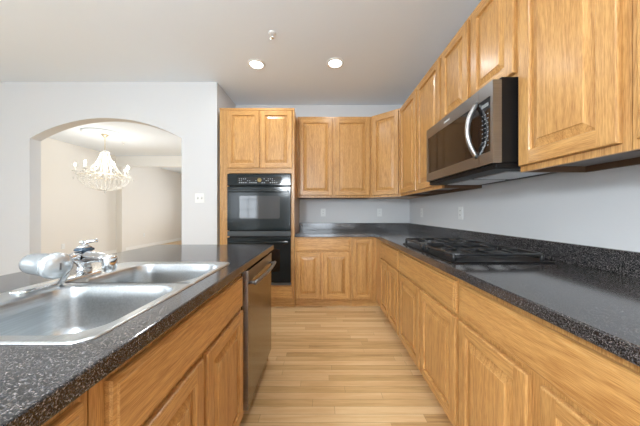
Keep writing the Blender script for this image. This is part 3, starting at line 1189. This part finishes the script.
grate(1.278, 1.612)
grate(1.680, 2.012)
for y in (1.445, 1.846):
    for x, rr in ((0.79, 0.042), (1.045, 0.050)):
        m = MB()
        m.lathe([(rr + 0.02, 0.008), (rr + 0.018, 0.011), (rr, 0.012), (rr - 0.004, 0.022), (rr - 0.012, 0.024)], (x, y, 0.0002), 28)
        b_ = m.build('burner', simple('burner_grey', (0.05, 0.05, 0.052), 0.45, metal=0.3), t)
        m = MB()
        m.lathe([(rr - 0.004, 0.0245), (rr - 0.003, 0.030), (rr - 0.010, 0.033), (0.003, 0.034)], (x, y, 0.0002), 28)
        m.build('burner_cap', IRON, b_)
for k in range(4):
    m = MB()
    m.lathe([(0.017, 0.0082), (0.017, 0.018), (0.013, 0.024), (0.002, 0.025)], (0.80 + 0.085 * k, 1.646, 0), 20)
    m.build('knob', BLACKPL, t)


# ------------------------------------------------------------------ outlets and switches
def outlet(label, loc, rz, w=0.072, h=0.116, kind='outlet', group=None):
    t = thing('wall_' + kind if kind == 'outlet' else 'light_switch', label, kind, loc, rz, group)
    MB().box(-w / 2, w / 2, -0.006, -0.0005, -h / 2, h / 2).build('cover_plate', WHITEPL, t, bevel=0.002)
    if kind == 'outlet':
        for s in (-1, 1):
            m = MB().box(-0.017, 0.017, -0.0085, -0.0062, s * 0.020 - 0.014, s * 0.020 + 0.014)
            rc = m.build('receptacle', WHITEPL, t, bevel=0.002)
            m = MB()
            for dx_ in (-0.007, 0.007):
                m.box(dx_ - 0.0015, dx_ + 0.0015, -0.0092, -0.0086, s * 0.020 - 0.003, s * 0.020 + 0.007)
            m.build('slot', SLOT, rc)
    else:
        for s in (-1, 1):
            MB().box(s * 0.024 - 0.008, s * 0.024 + 0.008, -0.0085, -0.0062, -0.014, 0.014).build('toggle_surround', SLOT if False else simple('switch_grey', (0.45, 0.46, 0.46), 0.4), t)
            m = MB()
            m.box(s * 0.024 - 0.004, s * 0.024 + 0.004, -0.018, -0.0086, -0.002, 0.008)
            m.build('toggle', WHITEPL, t)
    return t


outlet('white double light switch on the grey wall between the arch and the oven cabinet', (-1.508, YA, 1.352), 0, 0.116, 0.116, 'light switch')
outlet('white outlet on the back wall above the two-door base cabinet', (0.01, YB, 1.172), 0)
outlet('white outlet on the back wall just left of the room corner', (0.85, YB, 1.172), 0)
outlet('white outlet on the right wall nearest the back corner', (XR, 3.20, 1.170), RZR)
outlet('white outlet on the right wall behind the far end of the cooktop', (XR, 2.30, 1.170), RZR, 0.074, 0.12)
outlet('small white outlet low on the dining room wall below the chandelier', (XD, 5.57, 0.40), PI / 2)
outlet('small white outlet low on the cream wall of the farther room', (XD, 8.10, 0.42), PI / 2)


# ------------------------------------------------------------------ ceiling things
def downlight(label, x, y, power, grp='recessed ceiling lights'):
    t = thing('recessed_ceiling_light', label, 'ceiling light', (x, y, CEIL), 0, grp)
    m = MB()
    prof = [(0.068, -0.002), (0.070, -0.010), (0.088, -0.008), (0.094, -0.0035), (0.095, -0.0005), (0.067, -0.0005)]
    rings = []
    for (r_, z) in prof + [prof[0]]:
        rings.append([(r_ * math.cos(2 * PI * k / 40), r_ * math.sin(2 * PI * k / 40), z) for k in range(40)])
    m.loops(rings)
    m.build('trim_ring', WHITEPL, t)
    m = MB()
    m.lathe([(0.0665, -0.001), (0.0665, -0.006), (0.05, -0.009), (0.002, -0.010)], (0, 0, 0), 36)
    m.build('lens', LENS, t)
    d = bpy.data.lights.new('lamp', 'AREA')
    d.shape = 'DISK'
    d.size = 0.13
    d.energy = power
    d.color = (0.98, 0.99, 1.0)
    d.spread = math.radians(180)
    lo_ = bpy.data.objects.new('lamp', d)
    COL.objects.link(lo_)
    lo_.parent = t
    lo_.location = (0, 0, -0.014)
    return t


downlight('recessed ceiling light, the left one of the glowing pair', -0.715, 2.65, 4)
downlight('recessed ceiling light, the right one of the glowing pair', 0.137, 2.63, 4)
for (x, y) in ((-0.715, 0.5), (0.137, 0.5), (-0.3, -1.6), (-3.3, 0.6), (-3.3, -1.6)):
    downlight('recessed ceiling light in the part of the room behind the view', x, y, 4, 'ceiling lights behind the view')


for (x, y) in ((-0.95, -0.60), (-3.6, -1.2)):  # unseen globe lamps, added to throw light up at the ceiling
    t = thing('fill_pendant', 'added globe pendant behind the view, fill light for the ceiling', 'fill lamp', (x, y, CEIL), 0, 'added fill lamps behind the view')
    MB().lathe([(0.06, -0.0005), (0.06, -0.02), (0.012, -0.03)], (0, 0, 0), 28).build('canopy', CHROME, t)
    MB().tube([(0, 0, -0.03), (0, 0, -0.76)], 0.005, 8).build('rod', CHROME, t)
    m = MB()
    m.lathe([(0.02 + 0.0001 if k in (0, 20) else 0.15 * math.sin(PI * k / 20), -0.90 + 0.15 * math.cos(PI * k / 20)) for k in range(21)], (0, 0, 0), 32)
    m.build('globe', emis('fill_globe_glow', (0.86, 0.94, 1.0), FILL_GLOBE if x > -2 else FILL_GLOBE * 0.25), t)


def sprinkler(label, x, y, s=1.0):
    t = thing('fire_sprinkler', label, 'sprinkler', (x, y, CEIL))
    m = MB()
    m.lathe([(0.034 * s, -0.0005), (0.034 * s, -0.004), (0.028 * s, -0.009), (0.014 * s, -0.010)], (0, 0, 0), 28)
    m.build('escutcheon', WHITEPL, t)
    m = MB()
    m.lathe([(0.008 * s, -0.0102), (0.008 * s, -0.024), (0.004 * s, -0.03), (0.004 * s, -0.046)], (0, 0, 0), 14)
    m.tube([(0.008, 0, -0.022), (0.015, 0, -0.034), (0.004, 0, -0.050)], 0.002, 6)
    m.tube([(-0.008, 0, -0.022), (-0.015, 0, -0.034), (-0.004, 0, -0.050)], 0.002, 6)
    m.build('nozzle', CHROME, t)
    m = MB()
    m.lathe([(0.003, -0.0465), (0.018 * s, -0.0475), (0.018 * s, -0.050), (0.003, -0.052)], (0, 0, 0), 20)
    m.build('deflector', CHROME, t)
    return t


sprinkler('small fire sprinkler on the kitchen ceiling in front of the recessed pair', -0.45, 2.19)
sprinkler('tiny fire sprinkler on the dining ceiling behind the chandelier', -4.55, 5.6)

# ------------------------------------------------------------------ chandelier
CHX, CHY = -4.44, 5.0
m = MB()
m.lathe([(0.36, -0.0005), (0.36, -0.012), (0.33, -0.020), (0.29, -0.014), (0.26, -0.012), (0.20, -0.016), (0.17, -0.024), (0.12, -0.020), (0.06, -0.022)], (0, 0, 0), 48)
o = m.build('ceiling_medallion', CEILM, loc=(CHX, CHY, CEIL))
tag(o, 'round plaster medallion on the dining ceiling above the chandelier', 'ceiling medallion')
t = thing('chandelier', 'lit crystal chandelier with candle bulbs hanging in the dining room', 'chandelier', (CHX, CHY, 0))
m = MB()
m.lathe([(0.065, CEIL - 0.024), (0.062, CEIL - 0.034), (0.038, CEIL - 0.050), (0.020, CEIL - 0.075), (0.010, CEIL - 0.09)], (0, 0, 0), 28)
m.build('canopy', BRASS, t)
m = MB()
z = CEIL - 0.088
k = 0
while z > 2.43:
    a = 0 if k % 2 else PI / 2
    m.tube([(0.010 * math.cos(a) * math.cos(q), 0.010 * math.sin(a) * math.cos(q), z - 0.016 + 0.016 * math.sin(q)) for q in [2 * PI * j / 10 for j in range(10)]], 0.0028, 6, closed=True)
    z -= 0.026
    k += 1
m.build('chain', BRASS, t)
m = MB()
m.lathe([(0.012, 2.44), (0.05, 2.43), (0.085, 2.40), (0.055, 2.38), (0.02, 2.37), (0.018, 2.22), (0.04, 2.18), (0.022, 2.12), (0.020, 1.98), (0.05, 1.94), (0.07, 1.91), (0.03, 1.87), (0.015, 1.80)], (0, 0, 0), 24)
m.build('column', CRYSTAL, t)
# brass hoops that carry the strings
m = MB()
for (R0, zz) in ((0.072, 2.40), (0.28, 1.96), (0.40, 1.90)):
    m = MB()
    m.tube([(R0 * math.cos(2 * PI * k / 36), R0 * math.sin(2 * PI * k / 36), zz) for k in range(36)], 0.006, 6, closed=True)
    m.build('hoop', BRASS, t)
NA = 10
for k in range(NA):
    a = 2 * PI * k / NA + 0.15
    ca, sa = math.cos(a), math.sin(a)
    rad = 0.43 if k % 2 == 0 else 0.36
    zt = 2.06 if k % 2 == 0 else 2.10
    pr = [(0.03, 1.93), (0.10, 1.96), (0.18, 1.94), (0.28, 1.88), (rad - 0.05, 1.875), (rad - 0.01, 1.91), (rad, zt - 0.10)]
    m = MB()
    m.tube([(r_ * ca, r_ * sa, zz) for r_, zz in pr], 0.009, 8)
    m.lathe([(0.012, 0), (0.045, 0.012), (0.050, 0.020), (0.014, 0.016), (0.014, 0.030)], (rad * ca, rad * sa, zt - 0.105), 16)
    arm = m.build('arm', CRYSTAL, t)
    m = MB()
    m.lathe([(0.0115, zt - 0.076), (0.0115, zt), (0.009, zt + 0.003)], (rad * ca, rad * sa, 0), 12)
    m.build('candle_sleeve', CANDLE, arm)
    m = MB()
    m.lathe([(0.008, zt + 0.0035), (0.016, zt + 0.018), (0.017, zt + 0.030), (0.010, zt + 0.052), (0.002, zt + 0.072)], (rad * ca, rad * sa, 0), 12)
    m.build('bulb', BULB, arm)


def gem(m, x, y, z, r_, h):
    n = 6
    vs_ = [(x, y, z + h)] + [(x + r_ * math.cos(2 * PI * j / n), y + r_ * math.sin(2 * PI * j / n), z) for j in range(n)] + [(x, y, z - h)]
    fs = [(0, 1 + j, 1 + (j + 1) % n) for j in range(n)] + [(7, 1 + (j + 1) % n, 1 + j) for j in range(n)]
    m.add(vs_, fs, smooth=False)


m = MB()
for k in range(24):                      # upper tent of strings
    a = 2 * PI * k / 24
    for j in range(15):
        u = j / 14
        r_ = 0.07 + 0.21 * u ** 1.5
        zz = 2.40 - 0.44 * u
        gem(m, r_ * math.cos(a), r_ * math.sin(a), zz, 0.010, 0.015)
for k in range(32):                      # lower basket
    a = 2 * PI * (k + 0.5) / 32
    for j in range(15):
        u = j / 14
        r_ = 0.40 * math.cos(u * PI / 2 * 0.96)
        zz = 1.89 - 0.27 * math.sin(u * PI / 2)
        gem(m, r_ * math.cos(a), r_ * math.sin(a), zz, 0.011, 0.014)
for k in range(NA):                      # swags between the arms
    a0 = 2 * PI * k / NA + 0.15
    a1 = 2 * PI * (k + 1) / NA + 0.15
    for j in range(1, 10):
        u = j / 10
        a = a0 + (a1 - a0) * u
        gem(m, 0.42 * math.cos(a), 0.42 * math.sin(a), 1.97 - 0.22 * math.sin(PI * u) * 0.5, 0.010, 0.013)
o = m.build('crystal_strings', CRYSTAL, t)
o['kind'] = 'stuff'
for k in range(30):                      # pendant drops
    a = 2 * PI * k / 30
    r_ = 0.46 if k % 3 == 0 else 0.40
    m = MB()
    gem(m, r_ * math.cos(a), r_ * math.sin(a), 1.84 + 0.02 * (k % 2), 0.014, 0.032)
    m.build('crystal_drop', CRYSTAL, t)
m = MB()
gem(m, 0, 0, 1.585, 0.025, 0.04)
m.build('crystal_drop', CRYSTAL, t)
d = bpy.data.lights.new('chandelier_glow', 'POINT')
d.energy = 22
d.color = (1.0, 0.93, 0.80)
d.shadow_soft_size = 0.30
lo_ = bpy.data.objects.new('chandelier_glow', d)
COL.objects.link(lo_)
lo_.parent = t
lo_.location = (0, 0, 2.13)
